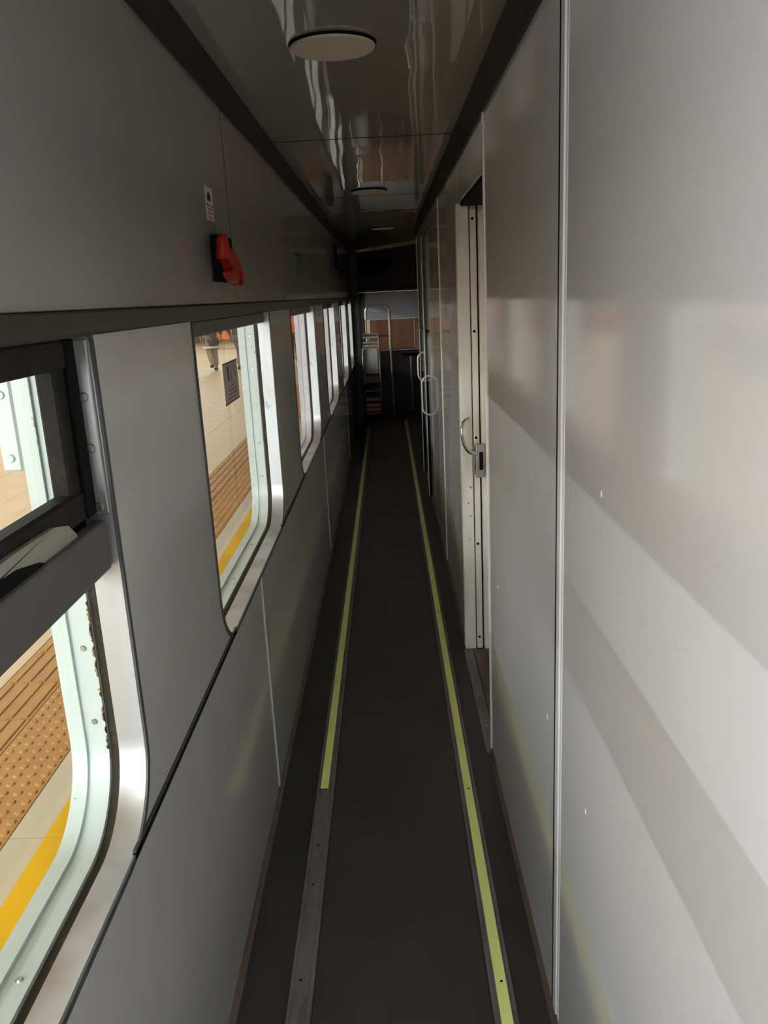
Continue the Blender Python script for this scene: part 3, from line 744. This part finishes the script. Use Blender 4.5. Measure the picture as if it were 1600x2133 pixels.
# ------------------------------------------------------------------ people on the platform
def skin_mesh(name, verts, edges, radii, m, parent, sub=2):
    me = bpy.data.meshes.new(name + '_tmp'); me.from_pydata(verts, edges, [])
    o = bpy.data.objects.new(name + '_tmp', me); C.objects.link(o)
    sk = o.modifiers.new('skin', 'SKIN')
    for i, r in enumerate(radii):
        d = me.skin_vertices[0].data[i]; d.radius = r if isinstance(r, tuple) else (r, r); d.use_root = (i == 0)
    s = o.modifiers.new('sub', 'SUBSURF'); s.levels = sub; s.render_levels = sub
    bpy.context.view_layer.update()
    ev = o.evaluated_get(bpy.context.evaluated_depsgraph_get())
    bm = bmesh.new(); bm.from_mesh(ev.to_mesh())
    bpy.data.objects.remove(o)
    return obj(name, bm, m, parent, True)

def person(label, x, y, ang, trousers, top, stripe=None, vest=False, phase=1.0, hgt=1.72):
    p = thing('person', label, 'person', (x, y, PZ), None)
    k = hgt / 1.72; ca, sa = math.cos(ang), math.sin(ang)
    def W(a, f, z):                       # a: to the side, f: forward, z: up
        return (x + (a * ca - f * sa) * k, y + (a * sa + f * ca) * k, PZ + z * k)
    s = phase
    pel, spn, chst, neck, head, crown = (0, 0, .93), (0, .01, 1.12), (0, .01, 1.32), (0, .02, 1.46), (0, .035, 1.58), (0, .035, 1.66)
    hipL, hipR = (-.09, 0, .88), (.09, 0, .88)
    kneL, kneR = (-.09, .20 * s, .50), (.09, .02, .47)
    ankL, ankR = (-.09, .12 * s, .10), (.09, -.38 * s if False else -.26, .16)
    if s < 0: ankL, kneL = (-.09, -.25, .20), (-.09, -.06, .50); 
    toeL, toeR = (-.095, ankL[1] + .15, ankL[2] - .06), (.095, ankR[1] + .12, ankR[2] - .10)
    if s < 0: kneR, ankR, toeR = (.09, .05, .48), (.09, .02, .09), (.095, .17, .04)
    if s > 0: ankL, toeL = (-.09, .12, .09), (-.095, .27, .04)
    shL, shR = (-.18, .0, 1.40), (.18, .0, 1.40)
    elL, elR = (-.23, -.12 * s, 1.13), (.23, .10 * s, 1.13)
    wrL, wrR = (-.22, -.10 * s + .06, .90), (.22, .20 * s, .92)
    V = [W(*q) for q in (pel, spn, chst, neck, head, crown, hipL, kneL, ankL, toeL, hipR, kneR, ankR, toeR, shL, elL, wrL, shR, elR, wrR)]
    E = [(0, 1), (1, 2), (2, 3), (3, 4), (4, 5), (0, 6), (6, 7), (7, 8), (8, 9), (0, 10), (10, 11), (11, 12), (12, 13), (2, 14), (14, 15), (15, 16), (2, 17), (17, 18), (18, 19)]
    Rr = [(.13, .10), (.115, .09), (.13, .10), .055, (.085, .095), (.055, .06), .085, .06, .042, .035, .085, .06, .042, .035, .06, .045, .032, .06, .045, .032]
    n = len(V)
    for wi, side, wr in ((16, -1, wrL), (19, 1, wrR)):      # palm and five fingers
        V.append(W(wr[0], wr[1] + .02, wr[2] - .08)); E.append((wi, n)); Rr.append(.026); palm = n; n += 1
        for q, (da, df, dz, r) in enumerate(((0, .05, -.02, .011), (0, .03, -.085, .009), (0, .012, -.095, .009), (0, -.006, -.088, .009), (0, -.022, -.07, .008))):
            V.append(W(wr[0] - side * .012, wr[1] + .02 + df * .6, wr[2] - .08 + dz * .5)); E.append((palm, n)); Rr.append(r)
            V.append(W(wr[0] - side * .024, wr[1] + .02 + df, wr[2] - .08 + dz)); E.append((n, n + 1)); Rr.append(r * .8); n += 2
    skin_mesh('body', V, E, [(r[0] * k, r[1] * k) if isinstance(r, tuple) else r * k for r in Rr], SKIN, p, 2)
    # trousers, top, shoes, hair
    ids = [(0, 0, .95), hipL, kneL, (ankL[0], ankL[1], ankL[2] + .03), hipR, kneR, (ankR[0], ankR[1], ankR[2] + .03)]
    skin_mesh('trousers', [W(*q) for q in ids], [(0, 1), (1, 2), (2, 3), (0, 4), (4, 5), (5, 6)], [(.155 * k, .12 * k), .105 * k, .085 * k, .075 * k, .105 * k, .085 * k, .075 * k], trousers, p)
    ids = [(0, 0, .60 if stripe else .90), (0, 0, .90) if stripe else (0, .005, 1.0), spn, chst, (0, .015, 1.44), shL, elL, (wrL[0], wrL[1], wrL[2] + .03), shR, elR, (wrR[0], wrR[1], wrR[2] + .03)]
    skin_mesh('jacket', [W(*q) for q in ids], [(0, 1), (1, 2), (2, 3), (3, 4), (3, 5), (5, 6), (6, 7), (3, 8), (8, 9), (9, 10)], [(.23 * k, .19 * k) if stripe else (.19 * k, .15 * k), (.23 * k, .17 * k) if stripe else (.18 * k, .14 * k), (.15 * k, .12 * k), (.155 * k, .125 * k), .075 * k, .08 * k, .062 * k, .048 * k, .08 * k, .062 * k, .048 * k], top, p)
    if stripe:
        bm = bmesh.new(); N = 20
        for (z0, z1) in ((0.62, 0.665),):
            for a in range(N):
                t0, t1 = 2 * PI * a / N, 2 * PI * (a + 1) / N
                q = [bm.verts.new(W(.235 * math.cos(t), .20 * math.sin(t), z)) for (t, z) in ((t0, z0), (t1, z0), (t1, z1), (t0, z1))]
                q2 = [bm.verts.new(W(.168 * math.cos(t), .128 * math.sin(t), z)) for (t, z) in ((t0, z0), (t1, z0), (t1, z1), (t0, z1))]
                bm.faces.new(q); bm.faces.new(q2[::-1])
                for e in range(4): bm.faces.new((q[e], q2[e], q2[(e + 1) % 4], q[(e + 1) % 4]))
        obj('hem_stripe', bm, stripe, p)
    for (an, to) in ((ankL, toeL), (ankR, toeR)):
        skin_mesh('shoe', [W(an[0], an[1] - .05, to[2] + .012), W(an[0], an[1] + .05, to[2] + .012), W(to[0], to[1] + .02, to[2] + .002)], [(0, 1), (1, 2)], [.046 * k, .05 * k, .038 * k], BLACK, p, 1)
    bm = bmesh.new()
    bmesh.ops.create_uvsphere(bm, u_segments=14, v_segments=9, radius=1.0)
    for v in bm.verts:
        c = v.co.copy(); zz = c.z if c.z > -0.3 else -0.3
        f = c.y * .098 + .018 - (0.02 if c.y > 0 and c.z < .35 else 0)
        v.co = Vector(W(c.x * .088, f, 1.635 + zz * .085))
    obj('hair', bm, HAIR, p, True)
    for sgn in (-1, 1):
        bm = bmesh.new(); disc(bm, W(sgn * .032, .125, 1.60), (-sa, ca, 0), .009, .006, .006, 8); obj('eye', bm, INKK, p)
        bm = bmesh.new(); disc(bm, W(sgn * .088, .03, 1.585), (sgn * ca, sgn * sa, 0), .026, .016, .014, 8); obj('ear', bm, SKIN, p)
    bm = bmesh.new(); disc(bm, W(0, .122, 1.575), (-sa, ca, -.2), .015, .006, .024, 8); obj('nose', bm, SKIN, p)
    bm = bmesh.new(); disc(bm, W(0, .115, 1.535), (-sa, ca, 0), .02, .016, .004, 8); obj('mouth', bm, INKP, p)
    return p
BTR = mat('brown_trousers', (0.30, 0.20, 0.14), 0.8); GTR = mat('grey_trousers', (0.17, 0.13, 0.115), 0.8)
DTOP = mat('dark_top', (0.05, 0.045, 0.05), 0.8); OTOP = mat('orange_vest_cloth', (0.85, 0.16, 0.05), 0.7); KTR = mat('dark_trousers', (0.03, 0.03, 0.035), 0.8)
WST = mat('white_stripe', (0.7, 0.68, 0.62), 0.7)
person('person walking in brown trousers and dark top with white hem stripe', -4.72, 22.1, 0.5, BTR, DTOP, WST, False, -1.0)
person('person walking in grey trousers, beside the one with the white hem stripe', -4.0, 22.2, -0.3, GTR, DTOP, None, False, 1.0)
person('person in orange top and dark trousers, seen through the third window', -2.42, 21.5, 0.1, KTR, OTOP, None, False, -1.0)
